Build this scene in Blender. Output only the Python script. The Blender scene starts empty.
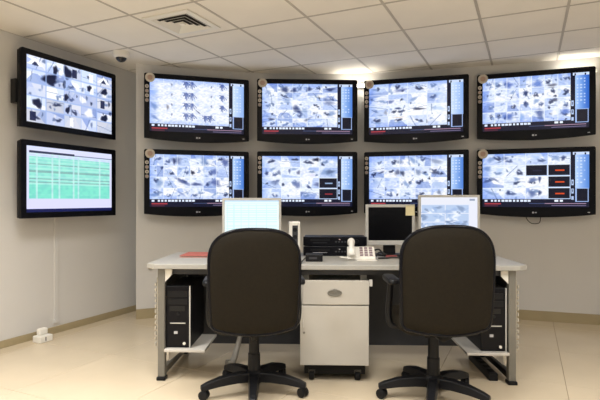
import bpy, bmesh, math, random
import numpy as np
from mathutils import Vector, Matrix

# ------------------------------------------------------------------ camera, world, exposure
scene = bpy.context.scene
C = scene.collection
CAM_Z = 1.22
cam_d = bpy.data.cameras.new('camera'); cam_d.sensor_width = 36.0; cam_d.lens = 36.0*490/600
cam = bpy.data.objects.new('camera', cam_d); C.objects.link(cam)
cam.location = (0, 0, CAM_Z); cam.rotation_euler = (math.pi/2, 0, 0)
scene.camera = cam
world = bpy.data.worlds.new('world'); scene.world = world; world.use_nodes = True
WB = world.node_tree.nodes['Background']
WB.inputs[0].default_value = (1.0, 0.985, 0.96, 1); WB.inputs[1].default_value = 0.45
scene.view_settings.view_transform = 'Standard'
scene.view_settings.look = 'None'
scene.view_settings.gamma = 1.0
scene.view_settings.use_curve_mapping = False
scene.view_settings.exposure = 0.0
PANEL_STRENGTH = 4.0            # glow of the ceiling light panels' diffusers
PANEL_WATTS = 33.0             # light each louvred panel throws downward
PANEL_SPREAD = 125.0
PANEL_COLOR = (1.0, 0.99, 0.975)
LAMP_STRENGTH = 34.0           # small lamps behind the televisions

CEIL = 2.62
A = math.radians(24.95)
E1 = Vector((math.cos(A), -math.sin(A), 0))     # across the ceiling grid
E2 = Vector((math.sin(A), math.cos(A), 0))      # along the ceiling grid and the left wall
def grid(a, b, z=0.0): return E1*a + E2*b + Vector((0, 0, z))
random.seed(7)
PI = math.pi

# ------------------------------------------------------------------ materials
def srgb(r, g, b):
    f = lambda c: (c/255/12.92) if c/255 <= 0.04045 else ((c/255+0.055)/1.055)**2.4
    return (f(r), f(g), f(b), 1)
def mat(name, col, rough=0.5, metal=0.0, noise=0.0, nscale=8.0, bump=0.0, bscale=200.0, spec=0.5, coat=0.0):
    m = bpy.data.materials.new(name); m.use_nodes = True
    nt = m.node_tree; p = nt.nodes['Principled BSDF']
    p.inputs['Base Color'].default_value = col
    p.inputs['Roughness'].default_value = rough
    p.inputs['Metallic'].default_value = metal
    p.inputs['Specular IOR Level'].default_value = spec
    p.inputs['Coat Weight'].default_value = coat
    tc = nt.nodes.new('ShaderNodeTexCoord')
    if noise > 0:
        n = nt.nodes.new('ShaderNodeTexNoise'); n.inputs['Scale'].default_value = nscale; n.inputs['Detail'].default_value = 5
        nt.links.new(tc.outputs['Object'], n.inputs['Vector'])
        r = nt.nodes.new('ShaderNodeValToRGB')
        r.color_ramp.elements[0].position = 0.3; r.color_ramp.elements[1].position = 0.7
        r.color_ramp.elements[0].color = tuple(c*(1-noise) for c in col[:3]) + (1,)
        r.color_ramp.elements[1].color = tuple(min(1, c*(1+noise*0.6)) for c in col[:3]) + (1,)
        nt.links.new(n.outputs['Fac'], r.inputs['Fac'])
        nt.links.new(r.outputs['Color'], p.inputs['Base Color'])
    if bump > 0:
        n2 = nt.nodes.new('ShaderNodeTexNoise'); n2.inputs['Scale'].default_value = bscale
        nt.links.new(tc.outputs['Object'], n2.inputs['Vector'])
        b = nt.nodes.new('ShaderNodeBump'); b.inputs['Strength'].default_value = bump; b.inputs['Distance'].default_value = 0.002
        nt.links.new(n2.outputs['Fac'], b.inputs['Height'])
        nt.links.new(b.outputs['Normal'], p.inputs['Normal'])
    return m
def emit(name, col, strength):
    m = bpy.data.materials.new(name); m.use_nodes = True
    p = m.node_tree.nodes['Principled BSDF']
    p.inputs['Base Color'].default_value = (0.6, 0.6, 0.6, 1)
    p.inputs['Emission Color'].default_value = tuple(col[:3]) + (1,)
    p.inputs['Emission Strength'].default_value = strength
    return m
def screen_material():
    m = bpy.data.materials.new('lit_screen'); m.use_nodes = True
    nt = m.node_tree; p = nt.nodes['Principled BSDF']
    p.inputs['Base Color'].default_value = (0.006, 0.006, 0.008, 1)
    p.inputs['Roughness'].default_value = 0.25
    p.inputs['Specular IOR Level'].default_value = 0.3
    a = nt.nodes.new('ShaderNodeVertexColor'); a.layer_name = 'picture'
    nt.links.new(a.outputs['Color'], p.inputs['Emission Color'])
    p.inputs['Emission Strength'].default_value = 1.08
    return m

M = {}
M['wall'] = mat('wall_paint', srgb(211, 208, 203), 0.75, noise=0.03, nscale=1.5, bump=0.08, bscale=120)
M['ceil'] = mat('ceiling_board', srgb(238, 232, 222), 0.9, noise=0.03, nscale=3.0, bump=0.25, bscale=160)
M['runner'] = mat('ceiling_runner', srgb(186, 178, 166), 0.6)
M['slab'] = mat('ceiling_void', srgb(120, 112, 100), 0.9)
M['tile'] = mat('floor_porcelain', srgb(207, 191, 164), 0.18, noise=0.05, nscale=2.2, spec=0.55)
M['grout'] = mat('floor_grout', srgb(130, 115, 92), 0.9)
M['skirt'] = mat('skirting', srgb(165, 150, 116), 0.5, noise=0.05)
M['black_gloss'] = mat('black_gloss_plastic', (0.004, 0.004, 0.006, 1), 0.25, spec=0.16)
M['black'] = mat('black_plastic', (0.007, 0.007, 0.008, 1), 0.4, spec=0.22)
M['black_rough'] = mat('black_matt_plastic', (0.007, 0.0065, 0.006, 1), 0.7, spec=0.2)
M['fabric'] = mat('dark_brown_fabric', (0.0125, 0.0094, 0.0051, 1), 0.8, noise=0.18, nscale=60, bump=0.4, bscale=500, spec=0.15)
M['duct'] = mat('pale_duct', srgb(176, 168, 152), 0.5)
M['grey_metal'] = mat('grey_metal', srgb(122, 119, 111), 0.42, metal=0.35, noise=0.04)
M['silver'] = mat('silver_plastic', srgb(196, 194, 188), 0.35, metal=0.15)
M['white'] = mat('white_plastic', srgb(232, 228, 218), 0.4)
M['top'] = mat('desk_laminate', srgb(166, 163, 155), 0.4, noise=0.06, nscale=40)
M['shelf'] = mat('white_steel', srgb(196, 191, 182), 0.45)
M['drawer'] = mat('drawer_steel', srgb(180, 175, 165), 0.45, noise=0.03)
M['panel'] = mat('dark_panel', srgb(54, 55, 59), 0.6, noise=0.08)
M['red'] = mat('red_card', srgb(178, 96, 82), 0.6)
M['red_dark'] = mat('red_plastic', srgb(130, 48, 46), 0.4)
M['note'] = mat('yellow_note', srgb(226, 214, 170), 0.8)
M['stick'] = mat('sticker_beige', srgb(198, 188, 172), 0.7)
M['stick_red'] = mat('sticker_red', srgb(176, 148, 132), 0.7)
M['stick_grey'] = mat('sticker_grey', srgb(150, 145, 140), 0.6)
M['mark'] = mat('grey_mark', srgb(190, 190, 195), 0.3, metal=0.4)
M['screen_off'] = mat('dark_screen', (0.003, 0.003, 0.004, 1), 0.25, spec=0.2)
M['dark_hole'] = mat('dark_recess', (0.02, 0.018, 0.014, 1), 0.8)
M['cable'] = mat('black_cable', (0.01, 0.01, 0.01, 1), 0.5)
M['cable_grey'] = mat('grey_cable', srgb(150, 145, 135), 0.5)
M['dome'] = mat('dark_dome', (0.01, 0.01, 0.012, 1), 0.08)
M['key'] = mat('grey_keys', srgb(140, 120, 125), 0.5)
M['led_red'] = emit('red_led', (1, 0.05, 0.03), 0.25)
M['led_green'] = emit('green_led', (0.2, 1.0, 0.4), 0.8)
M['picture'] = screen_material()
M['diffuser'] = emit('panel_diffuser', PANEL_COLOR, PANEL_STRENGTH)
M['lamp'] = emit('lamp_tube', (1.0, 0.95, 0.85), LAMP_STRENGTH)

# ------------------------------------------------------------------ mesh helpers
class MB:
    def __init__(s): s.v = []; s.f = []
    def add(s, vs, fs):
        o = len(s.v); s.v += [tuple(p) for p in vs]; s.f += [tuple(i+o for i in f) for f in fs]; return s
    def box(s, x0, x1, y0, y1, z0, z1):
        return s.add([(x0,y0,z0),(x1,y0,z0),(x1,y1,z0),(x0,y1,z0),(x0,y0,z1),(x1,y0,z1),(x1,y1,z1),(x0,y1,z1)],
                     [(0,3,2,1),(4,5,6,7),(0,1,5,4),(1,2,6,5),(2,3,7,6),(3,0,4,7)])
    def hexa(s, bottom, top):
        n = len(bottom)
        return s.add(list(bottom)+list(top), [tuple(reversed(range(n))), tuple(range(n, 2*n))] +
                     [(i, (i+1) % n, n+(i+1) % n, n+i) for i in range(n)])
    def prism(s, pts, axis, a, b):
        def p3(p, t):
            return {'x': (t, p[0], p[1]), 'y': (p[0], t, p[1]), 'z': (p[0], p[1], t)}[axis]
        return s.hexa([p3(p, a) for p in pts], [p3(p, b) for p in pts])
    def tube(s, path, r, n=10, cap=True):
        path = [Vector(p) for p in path]; rs = r if isinstance(r, (list, tuple)) else [r]*len(path)
        rings = []; up = None
        for i, p in enumerate(path):
            t = (path[min(i+1, len(path)-1)] - path[max(i-1, 0)]).normalized()
            if up is None:
                up = Vector((0,0,1)) if abs(t.z) < 0.9 else Vector((0,1,0))
            a = t.cross(up).normalized(); b = a.cross(t).normalized(); up = b
            rings.append([p + (a*math.cos(2*PI*k/n) + b*math.sin(2*PI*k/n))*rs[i] for k in range(n)])
        vs = [q for rg in rings for q in rg]; fs = []
        for i in range(len(path)-1):
            for k in range(n):
                fs.append((i*n+k, i*n+(k+1) % n, (i+1)*n+(k+1) % n, (i+1)*n+k))
        if cap:
            fs.append(tuple(reversed(range(n)))); fs.append(tuple((len(path)-1)*n+k for k in range(n)))
        return s.add(vs, fs)
    def loop_tube(s, path, r, n=8):
        path = [Vector(p) for p in path]; m = len(path); vs = []; fs = []
        nrm = Vector((0, 1, 0))
        for i, p in enumerate(path):
            t = (path[(i+1) % m]-path[i-1]).normalized(); a = t.cross(nrm).normalized(); b = a.cross(t).normalized()
            vs += [p + (a*math.cos(2*PI*k/n)+b*math.sin(2*PI*k/n))*r for k in range(n)]
        for i in range(m):
            for k in range(n):
                j = (i+1) % m
                fs.append((i*n+k, i*n+(k+1) % n, j*n+(k+1) % n, j*n+k))
        return s.add(vs, fs)
    def lathe(s, prof, n=24, c=(0,0,0), axis='z'):
        vs = []; fs = []
        for r, h in prof:
            for k in range(n):
                x, y = r*math.cos(2*PI*k/n), r*math.sin(2*PI*k/n)
                q = {'z': (x, y, h), 'y': (x, h, y), 'x': (h, x, y)}[axis]
                vs.append((c[0]+q[0], c[1]+q[1], c[2]+q[2]))
        for i in range(len(prof)-1):
            for k in range(n): fs.append((i*n+k, i*n+(k+1) % n, (i+1)*n+(k+1) % n, (i+1)*n+k))
        fs.append(tuple(reversed(range(n)))); fs.append(tuple((len(prof)-1)*n+k for k in range(n)))
        return s.add(vs, fs)
    def pillow(s, outline, rings, fn):
        # closed solid: rings of a scaled outline, first and last ring are fanned to a centre
        n = len(outline); vs = []; fs = []
        for sc, h in rings:
            for (x, z) in outline: vs.append(fn(x*sc, z*sc, h))
        for i in range(len(rings)-1):
            for k in range(n): fs.append((i*n+k, i*n+(k+1) % n, (i+1)*n+(k+1) % n, (i+1)*n+k))
        a = len(vs); vs.append(fn(0, 0, rings[0][1])); b = len(vs); vs.append(fn(0, 0, rings[-1][1]))
        L = (len(rings)-1)*n
        for k in range(n):
            fs.append((a, (k+1) % n, k)); fs.append((b, L+k, L+(k+1) % n))
        return s.add(vs, fs)
    def mesh(s, name, smooth=None):
        me = bpy.data.meshes.new(name); me.from_pydata(s.v, [], s.f)
        bm = bmesh.new(); bm.from_mesh(me); bmesh.ops.recalc_face_normals(bm, faces=bm.faces); bm.to_mesh(me); bm.free()
        if smooth is not None:
            for p in me.polygons: p.use_smooth = True
            me.set_sharp_from_angle(angle=math.radians(smooth))
        me.update(); return me

def link(name, me, material=None, parent=None, bevel=0.0, loc=None, rotz=0.0, label=None):
    if material is not None and not me.materials: me.materials.append(material)
    o = bpy.data.objects.new(name, me); C.objects.link(o)
    if parent is not None: o.parent = parent
    if loc is not None: o.location = loc
    if rotz: o.rotation_euler = (0, 0, rotz)
    if bevel > 0:
        b = o.modifiers.new('bevel', 'BEVEL'); b.width = bevel; b.segments = 2; b.limit_method = 'ANGLE'; b.angle_limit = math.radians(40)
    if label: o['label'] = label
    return o
def part(name, mb, material, parent=None, bevel=0.0, smooth=None, **k):
    return link(name, mb.mesh(name, smooth), material, parent, bevel, **k)
def bx(*a): return MB().box(*a)
def thing(name, label, cat, loc=(0,0,0), rotz=0.0, group=None):
    o = bpy.data.objects.new(name, None); C.objects.link(o); o.empty_display_size = 0.1
    o.location = loc; o.rotation_euler = (0, 0, rotz); o['label'] = label; o['category'] = cat
    if group: o['group'] = group
    return o
def tag(o, label, cat, group=None):
    o['label'] = label; o['category'] = cat
    if group: o['group'] = group
    return o
def struct(o, label=None):
    o['kind'] = 'structure'
    if label: o['label'] = label
    return o
def smooth_path(pts, k=6):
    pts = [Vector(p) for p in pts]; P = [pts[0]*2-pts[1]] + pts + [pts[-1]*2-pts[-2]]; out = []
    for i in range(1, len(P)-2):
        for j in range(k):
            t = j/k; a, b, c, d = P[i-1], P[i], P[i+1], P[i+2]
            out.append(0.5*((2*b)+(c-a)*t+(2*a-5*b+4*c-d)*t*t+(3*b-a-3*c+d)*t**3))
    out.append(pts[-1]); return out

# ------------------------------------------------------------------ the room
# floor: porcelain tiles laid along the room, 0.8 m
FLOOR = [(-4.6, -2.4), (3.35, -2.4), (3.35, 6.0), (-4.6, 6.0)]
floor = struct(part('floor', MB().prism(FLOOR, 'z', -0.08, -0.003), M['grout']), 'polished cream porcelain tile floor')
LEFT_N = -3.93
tile_me = MB().add([(-.3985,-.3985,-.02),(.3985,-.3985,-.02),(.3985,.3985,-.02),(-.3985,.3985,-.02),
                    (-.3985,-.3985,-.001),(.3985,-.3985,-.001),(.3985,.3985,-.001),(-.3985,.3985,-.001),
                    (-.3975,-.3975,0),(.3975,-.3975,0),(.3975,.3975,0),(-.3975,.3975,0)],
                   [(3,2,1,0),(0,1,5,4),(1,2,6,5),(2,3,7,6),(3,0,4,7),(4,5,9,8),(5,6,10,9),(6,7,11,10),(7,4,8,11),(8,9,10,11)]).mesh('floor_tile')
for i in range(-6, 7):
    for j in range(-7, 6):
        c = grid(0.227+0.8*(i+.5), 2.07+0.8*(j+.5))
        n1 = 0.227+0.8*(i+.5)
        if n1 > LEFT_N-.35 and -4.2 < c.x < 3.5 and -2.3 < c.y < 5.75:
            link('floor_tile', tile_me, M['tile'], floor, loc=c, rotz=-A)

# ceiling: 0.6 m boards in a sunken grid
ceiling = struct(part('ceiling', MB().prism([(-4.7, -2.4), (3.45, -2.4), (3.45, 6.1), (-4.7, 6.1)], 'z', CEIL+.03, CEIL+.1), M['slab']),
                 'suspended ceiling of pale square boards')
h = .2925
board_me = MB().add([(-h,-h,.016),(h,-h,.016),(h,h,.016),(-h,h,.016),(-h,-h,.004),(h,-h,.004),(h,h,.004),(-h,h,.004),
                     (-h+.004,-h+.004,0),(h-.004,-h+.004,0),(h-.004,h-.004,0),(-h+.004,h-.004,0)],
                    [(0,1,2,3),(0,1,5,4),(1,2,6,5),(2,3,7,6),(3,0,4,7),(4,5,9,8),(5,6,10,9),(6,7,11,10),(7,4,8,11),(8,9,10,11)]).mesh('ceiling_board')
G1, G2 = -0.936, 3.42
VENT_CELL = None
LIGHT_CELLS = {}
light_specs = [(-3, -4), (0, -4), (3, -3), (-3, -7), (0, -8), (3, -7)]   # (column, first row), two boards long each
for (i, j) in light_specs:
    LIGHT_CELLS[(i, j)] = 1; LIGHT_CELLS[(i, j+1)] = 1
for i in range(-5, 8):
    for j in range(-11, 6):
        a, b = G1+.6*(i+.5), G2+.6*(j+.5); c = grid(a, b, CEIL)
        if (i, j) in LIGHT_CELLS or not (-4.4 < c.x < 3.3 and -2.2 < c.y < 5.9): continue
        link('ceiling_board', board_me, M['ceil'], ceiling, loc=c, rotz=-A)
def clip_run(fix, along1):
    ts = [t*.1 for t in range(-80, 90)]
    ok = [t for t in ts if (lambda p: -4.5 < p.x < 3.35 and -2.3 < p.y < 5.95)(grid(fix, t) if along1 else grid(t, fix)) and (along1 or t > LEFT_N)]
    return (min(ok), max(ok)) if len(ok) > 3 else None
for i in range(-5, 9):
    r = clip_run(G1+.6*i, True)
    if r: part('grid_runner', bx(-.0095, .0095, r[0], r[1], -.002, .03), M['runner'], ceiling, loc=grid(G1+.6*i, 0, CEIL), rotz=-A)
for j in range(-11, 7):
    r = clip_run(G2+.6*j, False)
    if r: part('grid_runner', bx(r[0], r[1], -.0095, .0095, -.0015, .0295), M['runner'], ceiling, loc=grid(0, G2+.6*j, CEIL), rotz=-A)

# left wall (parallel to the ceiling grid) with its skirting
wl = [grid(LEFT_N, -4.0), grid(LEFT_N, 6.0), grid(LEFT_N-.12, 6.0), grid(LEFT_N-.12, -4.0)]
struct(part('wall_left', MB().prism([(p.x, p.y) for p in wl], 'z', 0, CEIL), M['wall']), 'plain beige left wall')
bl = [grid(LEFT_N+.012, -4.0), grid(LEFT_N+.012, 5.35), grid(LEFT_N, 5.35), grid(LEFT_N, -4.0)]
struct(part('baseboard_left', MB().prism([(p.x, p.y) for p in bl], 'z', 0, .062), M['skirt'], bevel=.003), 'olive tan skirting along left wall')
# curved television wall
wall_pts = smooth_path([(-1.68, 5.02, 0), (-1.1, 5.235, 0), (-.5, 5.385, 0), (.12, 5.44, 0), (.75, 5.40, 0), (1.3, 5.29, 0),
                        (1.85, 5.135, 0), (2.5, 4.93, 0), (3.3, 4.66, 0)], 5)
back = [(p.x, p.y) for p in wall_pts] + [(3.3, 5.3), (1.3, 5.75), (-.3, 5.75), (-1.3, 5.5)]
struct(part('wall_back', MB().prism(back, 'z', 0, CEIL), M['wall'], smooth=25), 'beige wall behind the televisions, curved in plan')
bo = []
for i, p in enumerate(wall_pts):
    t = (wall_pts[min(i+1, len(wall_pts)-1)]-wall_pts[max(i-1, 0)]).normalized(); bo.append((p.x+t.y*.014, p.y-t.x*.014))
struct(part('baseboard_back', MB().prism(bo + [(p.x, p.y) for p in reversed(wall_pts)], 'z', 0, .10), M['skirt'], smooth=30), 'tan skirting along curved wall')
struct(part('wall_right', bx(3.3, 3.42, -2.3, 5.3, 0, CEIL), M['wall']), 'plain beige right wall')

# ------------------------------------------------------------------ ceiling fixtures
def light_panel(i, j, label):
    t = thing('ceiling_light', label, 'ceiling light', grid(G1+.6*(i+.5), G2+.6*(j+1), CEIL), -A, 'recessed ceiling light panels')
    f = MB()
    f.box(-.294, -.264, -.594, .594, -.006, .02); f.box(.264, .294, -.594, .594, -.006, .02)
    f.box(-.264, .264, -.594, -.564, -.006, .02); f.box(-.264, .264, .564, .594, -.006, .02)
    part('frame', f, M['white'], t)
    part('diffuser', bx(-.264, .264, -.564, .564, .002, .016), M['diffuser'], t)
    ld = bpy.data.lights.new('panel_light', 'AREA'); ld.shape = 'RECTANGLE'; ld.size = .52; ld.size_y = 1.12
    ld.energy = PANEL_WATTS; ld.color = PANEL_COLOR; ld.spread = math.radians(PANEL_SPREAD)
    lo_ = bpy.data.objects.new('panel_light', ld); C.objects.link(lo_); lo_.parent = t; lo_.location = (0, 0, -.008)
names = ['nearest the left wall, front row', 'in the middle of the front row', 'nearest the right wall, front row',
         'nearest the left wall, rear row', 'in the middle of the rear row', 'nearest the right wall, rear row']
for (i, j), nm in zip(light_specs, names): light_panel(i, j, 'long white ceiling light panel ' + nm)

# square air diffuser in a board at the upper left of the picture
vt = thing('ceiling_vent', 'square white louvred air vent in the ceiling boards', 'vent', grid(-2.47, 3.11, CEIL), -A)
def sq_ring(r0, r1, z0, z1, z2, z3):
    m = []
    for k in range(4):
        ca, sa = [(1,0),(0,1),(-1,0),(0,-1)][k]
        R = lambda x, y, z: (x*ca-y*sa, x*sa+y*ca, z)
        m.append(MB().hexa([R(-r0,-r0,z0), R(r0,-r0,z0), R(r1,-r1,z1), R(-r1,-r1,z1)], [R(-r0,-r0,z2), R(r0,-r0,z2), R(r1,-r1,z3), R(-r1,-r1,z3)]))
    return m
for q in sq_ring(.215, .17, -.012, -.016, -.002, -.004): part('frame_side', q, M['white'], vt)
part('dark_throat', bx(-.168, .168, -.168, .168, -.004, -.001), M['dark_hole'], vt)
for r in (.165, .125, .085, .045):
    for q in sq_ring(r, r-.024, -.018, -.005, -.0155, -.0025): part('louvre', q, M['white'], vt)
part('core_plate', bx(-.02, .02, -.02, .02, -.018, -.004), M['white'], vt)

dc = thing('dome_camera', 'white and black dome security camera on the ceiling', 'camera', grid(-3.49, 3.49, CEIL))
part('base', MB().lathe([(.080, .0), (.080, -.014), (.072, -.046), (.058, -.054)][::-1], 28), M['white'], dc, smooth=40)
part('dome', MB().lathe([(.052*math.cos(a), -.050-.046*math.sin(a)) for a in [0, .3, .6, .9, 1.2, 1.45]], 24), M['dome'], dc, smooth=60)
part('trim_ring', MB().lathe([(.060, -.048), (.062, -.056), (.054, -.058)], 28), M['white'], dc, smooth=40)

# ------------------------------------------------------------------ screen pictures
class Pic:
    def __init__(s, w, h, col, seed):
        s.w, s.h = w, h; s.a = np.ones((h, w, 3))*np.array(col); s.r = np.random.RandomState(seed)
        yy, xx = np.mgrid[0:h, 0:w]; s.u = (xx+.5)/w; s.v = (yy+.5)/h
    def rect(s, u0, u1, v0, v1, col, al=1.0):
        m = (s.u >= u0) & (s.u < u1) & (s.v >= v0) & (s.v < v1); s.a[m] = s.a[m]*(1-al)+np.array(col)*al
    def blob(s, u, v, ru, rv, col, al=1.0, ang=0.0, soft=0.5):
        asp = s.w/s.h; x = (s.u-u)*asp; y = s.v-v; c, n = math.cos(ang), math.sin(ang)
        X = x*c+y*n; Y = -x*n+y*c
        th = np.arctan2(Y/rv, X/(ru*asp)); f1, f2, f3 = s.r.rand(3)*6.283
        d = np.sqrt((X/(ru*asp))**2+(Y/rv)**2)*(1+.14*np.sin(2*th+f1)+.12*np.sin(3*th+f2)+.08*np.sin(5*th+f3)); k = np.clip((1-d)/soft, 0, 1)*al
        s.a = s.a*(1-k[..., None])+np.array(col)*k[..., None]
    def line(s, u0, v0, u1, v1, wd, col, al=.9):
        asp = s.w/s.h; ax, ay, bx_, by_ = u0*asp, v0, u1*asp, v1; x = s.u*asp; y = s.v
        L2 = max(1e-9, (bx_-ax)**2+(by_-ay)**2); t = np.clip(((x-ax)*(bx_-ax)+(y-ay)*(by_-ay))/L2, 0, 1)
        d = np.sqrt((x-ax-t*(bx_-ax))**2+(y-ay-t*(by_-ay))**2); k = np.clip((wd-d)/wd*1.6, 0, 1)*al
        s.a = s.a*(1-k[..., None])+np.array(col)*k[..., None]
    def grain(s, u0, u1, v0, v1, amp, cells=24):
        m = (s.u >= u0) & (s.u < u1) & (s.v >= v0) & (s.v < v1)
        g = s.r.rand(cells, cells); gx = np.clip((s.u*cells), 0, cells-1.001); gy = np.clip((s.v*cells), 0, cells-1.001)
        x0 = gx.astype(int); y0 = gy.astype(int); fx = gx-x0; fy = gy-y0; x1 = np.minimum(x0+1, cells-1); y1 = np.minimum(y0+1, cells-1)
        n = g[y0, x0]*(1-fx)*(1-fy)+g[y0, x1]*fx*(1-fy)+g[y1, x0]*(1-fx)*fy+g[y1, x1]*fx*fy
        f = 1-amp*np.clip(n*1.6-.45, 0, 1)
        s.a[m] = s.a[m]*np.stack([f, f**.8, f**.35], -1)[m]
WHITE = (.93, .96, 1.0); BLUE = (.52, .62, .80); DARK = (.16, .22, .42); NAVY = (.045, .06, .16); PALE = (.74, .83, .98)

def scene_cell(p, u0, u1, v0, v1, r, auto, lo=.45):
    # one camera view: a few flat tones split by straight edges, then small sharp shapes
    inside = (p.u >= u0) & (p.u < u1) & (p.v >= v0) & (p.v < v1)
    x = (p.u-u0)/(u1-u0)-.5; y = (p.v-v0)/(v1-v0)-.5
    tones = [(1, 1, 1), (.93, .96, 1), (.84, .89, 1), (.72, .80, .96), (.58, .67, .88), (.36, .44, .68)]
    base = tones[r.choice(4, p=[.42, .32, .18, .08])]; p.a[inside] = base
    if auto < .2:
        p.a[inside] = (.97, .98, 1)
        for k in range(2):
            p.blob(u0+(u1-u0)*r.rand(), v0+(v1-v0)*r.rand(), (u1-u0)*.4, (v1-v0)*.12, (.84, .90, 1), .7, r.rand()*2-1, .8)
        return
    for k in range(2+int(2*auto*r.rand()+.5)):
        a = r.choice([0, 1.57, 3.14, 4.71])+(r.rand()-.5)*1.0; o = (r.rand()-.25)*.5; g = x*math.cos(a)+y*math.sin(a)-o
        t = np.array(tones[r.choice(6, p=[.30, .24, .22, .14, .08, .02])]); k_ = (np.clip(g*16, 0, .8)*inside)[..., None]; p.a = p.a*(1-k_)+t*k_
    if r.rand() < .7:      # a floor or road running away from the lens
        w0, sk = .05+.12*r.rand(), (r.rand()-.5)*.5; q = y+.5; m = inside & (abs(x-sk*(.5-y)) < w0+.42*q) & (y > -.22+.2*r.rand())
        t = np.array(tones[r.choice(5, p=[.35, .15, .2, .2, .1])]); p.a[m] = p.a[m]*.25+t*.75
    if r.rand() < .55:     # furniture, a doorway or a car: one bigger darker shape with a lighter top
        cu, cv = u0+(u1-u0)*(.25+.5*r.rand()), v0+(v1-v0)*(.3+.4*r.rand()); a = (r.rand()-.5)*.9
        p.blob(cu, cv, (u1-u0)*(.16+.12*r.rand()), (v1-v0)*(.14+.12*r.rand()), [(.46, .55, .72), (.30, .37, .55), (.16, .20, .34)][r.randint(3)], .85, a, .45)
        p.blob(cu-(u1-u0)*.03, cv-(v1-v0)*.10, (u1-u0)*.10, (v1-v0)*.07, (.88, .92, 1), .8, a, .5)
    for k in range(1+int(auto*5*r.rand())):
        cu, cv = u0+(u1-u0)*(.08+.84*r.rand()), v0+(v1-v0)*(.12+.8*r.rand())
        col = [(.60, .69, .84), (.40, .48, .64), (.13, .17, .30), (1, 1, 1)][r.choice(4, p=[.32, .24, .16, .28])]
        p.blob(cu, cv, (u1-u0)*(.05+.11*r.rand()), (v1-v0)*(.06+.12*r.rand()), col, .85, r.choice([0, 1.57])+(r.rand()-.5), .6)
    for k in range(int(auto+r.rand())):
        a = r.choice([0, 1.57])+(r.rand()-.5)*1.2; o = (r.rand()-.5)*.6; m = inside & (abs(x*math.cos(a)+y*math.sin(a)-o) < .03)
        p.a[m] = p.a[m]*.5+np.array((.42, .50, .66))*.5
def edge_tint(p, cw, ch):
    # the panels show bluer towards their rims
    e = np.minimum.reduce([p.u/.10, (1-p.u)/.16, p.v/.10, (ch+.04-p.v)/.14]); k = np.clip(1-e, 0, 1)*.30
    p.a *= np.stack([1-k, 1-k*.7, 1-k*.1], -1)
def camera_wall(seed, cols, rows, blobs, base=WHITE, grain=.35, cw=.835, ch=.855, darkcells=(), auto=1.0, tint=.12, panel=.5, lines=.5):
    p = Pic(144, 80, NAVY, seed); r = p.r
    p.rect(0, cw, 0, ch, base)
    for j in range(rows):
        for i in range(cols): scene_cell(p, cw*i/cols, cw*(i+1)/cols, ch*j/rows, ch*(j+1)/rows, r, auto)
    p.grain(0, cw, 0, ch, grain*.5, 56)
    for b in [q for q in blobs if q[0] == 'fan']:
        u, v, k = b[1]*cw, b[2]*ch, b[3]
        for du, dv, wd in ((-1.0, .9, .016), (-.55, 1.7, .014), (-.1, 2.0, .012), (.5, 1.5, .012), (1.2, 1.3, .010), (-1.2, .1, .012)):
            p.line(u, v, u+du*k*.9, v+dv*k*1.7-.01, wd, (.34, .42, .66), .85)
        p.line(u-k*.6, v+.01, u-k*.5, v+.06, .012, (.24, .28, .5), .8)
    for b in [q for q in blobs if q[0] != 'fan']: p.blob(b[0]*cw, b[1]*ch, b[2], b[3], b[4], .85, b[5] if len(b) > 5 else 0.0, .65)
    edge_tint(p, cw, ch)
    for (i, j, col) in darkcells:
        u0, u1, v0, v1 = cw*i/cols, cw*(i+1)/cols, ch*j/rows, ch*(j+1)/rows
        p.rect(u0, u1, v0, v1, (.72, .80, .95)); p.rect(u0+.008, u1-.008, v0+.014, v1-.014, (.05, .055, .13))
        if col: p.rect(u0+.07, u1-.06, (v0+v1)/2-.012, (v0+v1)/2+.012, col)
    for i in range(1, cols): p.rect(cw*i/cols-.0035, cw*i/cols+.0035, 0, ch, (.93, .96, 1), .25+lines)
    for j in range(1, rows): p.rect(0, cw, ch*j/rows-.006, ch*j/rows+.006, (.93, .96, 1), .25+lines)
    # side panel with buttons, dark preview, icon strip
    k = np.clip((p.u-.87)/.12, 0, 1); m = (p.u > .872) & (p.v > .02) & (p.v < .66)
    g = np.stack([.86-(.20+.42*panel)*k-.20*panel, .92-(.14+.36*panel)*k-.12*panel, 1.0-(.04+.22*panel)*k], -1); p.a[m] = g[m]
    for j in range(9):
        for i in range(3):
            if r.rand() < .8: p.rect(.89+.03*i, .905+.03*i, .10+.055*j, .122+.055*j, (.92, .95, 1), .6)
    p.rect(.855, 1.0, .0, .055, (.80, .86, .97)); p.rect(.865, .885, .012, .05, NAVY); p.rect(.955, .975, .012, .05, NAVY)
    p.rect(cw, .868, .10, .92, (.06, .07, .16)); p.rect(cw+.006, .862, .50, .60, (.7, .78, .92)); p.rect(cw+.012, .856, .53, .57, NAVY)
    p.rect(cw+.006, .862, .66, .75, (.7, .78, .92)); p.rect(cw+.012, .856, .68, .72, NAVY); p.rect(cw+.006, .862, .80, .86, (.7, .78, .92))
    p.rect(.875, .995, .645, .91, (.62, .72, .92)); p.rect(.887, .985, .665, .885, (.045, .055, .13))
    # tool bars
    p.rect(0, cw, ch, .905, NAVY); p.rect(.02, .05, ch+.005, .895, (.85, .9, 1))
    for i in range(11): p.rect(.08+.036*i, .105+.036*i, ch+.008, .898, (.88, .92, 1))
    p.rect(.69, .72, ch+.005, .895, (.92, .95, 1)); p.rect(.735, .765, ch+.005, .895, (.92, .95, 1))
    p.rect(0, 1, .905, 1, (.04, .055, .16)); p.rect(.02, .18, .93, .952, (.66, .22, .26)); p.rect(.02, .15, .968, .982, (.3, .12, .2))
    p.rect(.60, .97, .922, .942, (.66, .54, .64)); p.rect(.66, .97, .958, .974, (.46, .42, .56)); p.rect(.45, .60, .925, .94, (.25, .3, .45))
    return p

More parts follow.
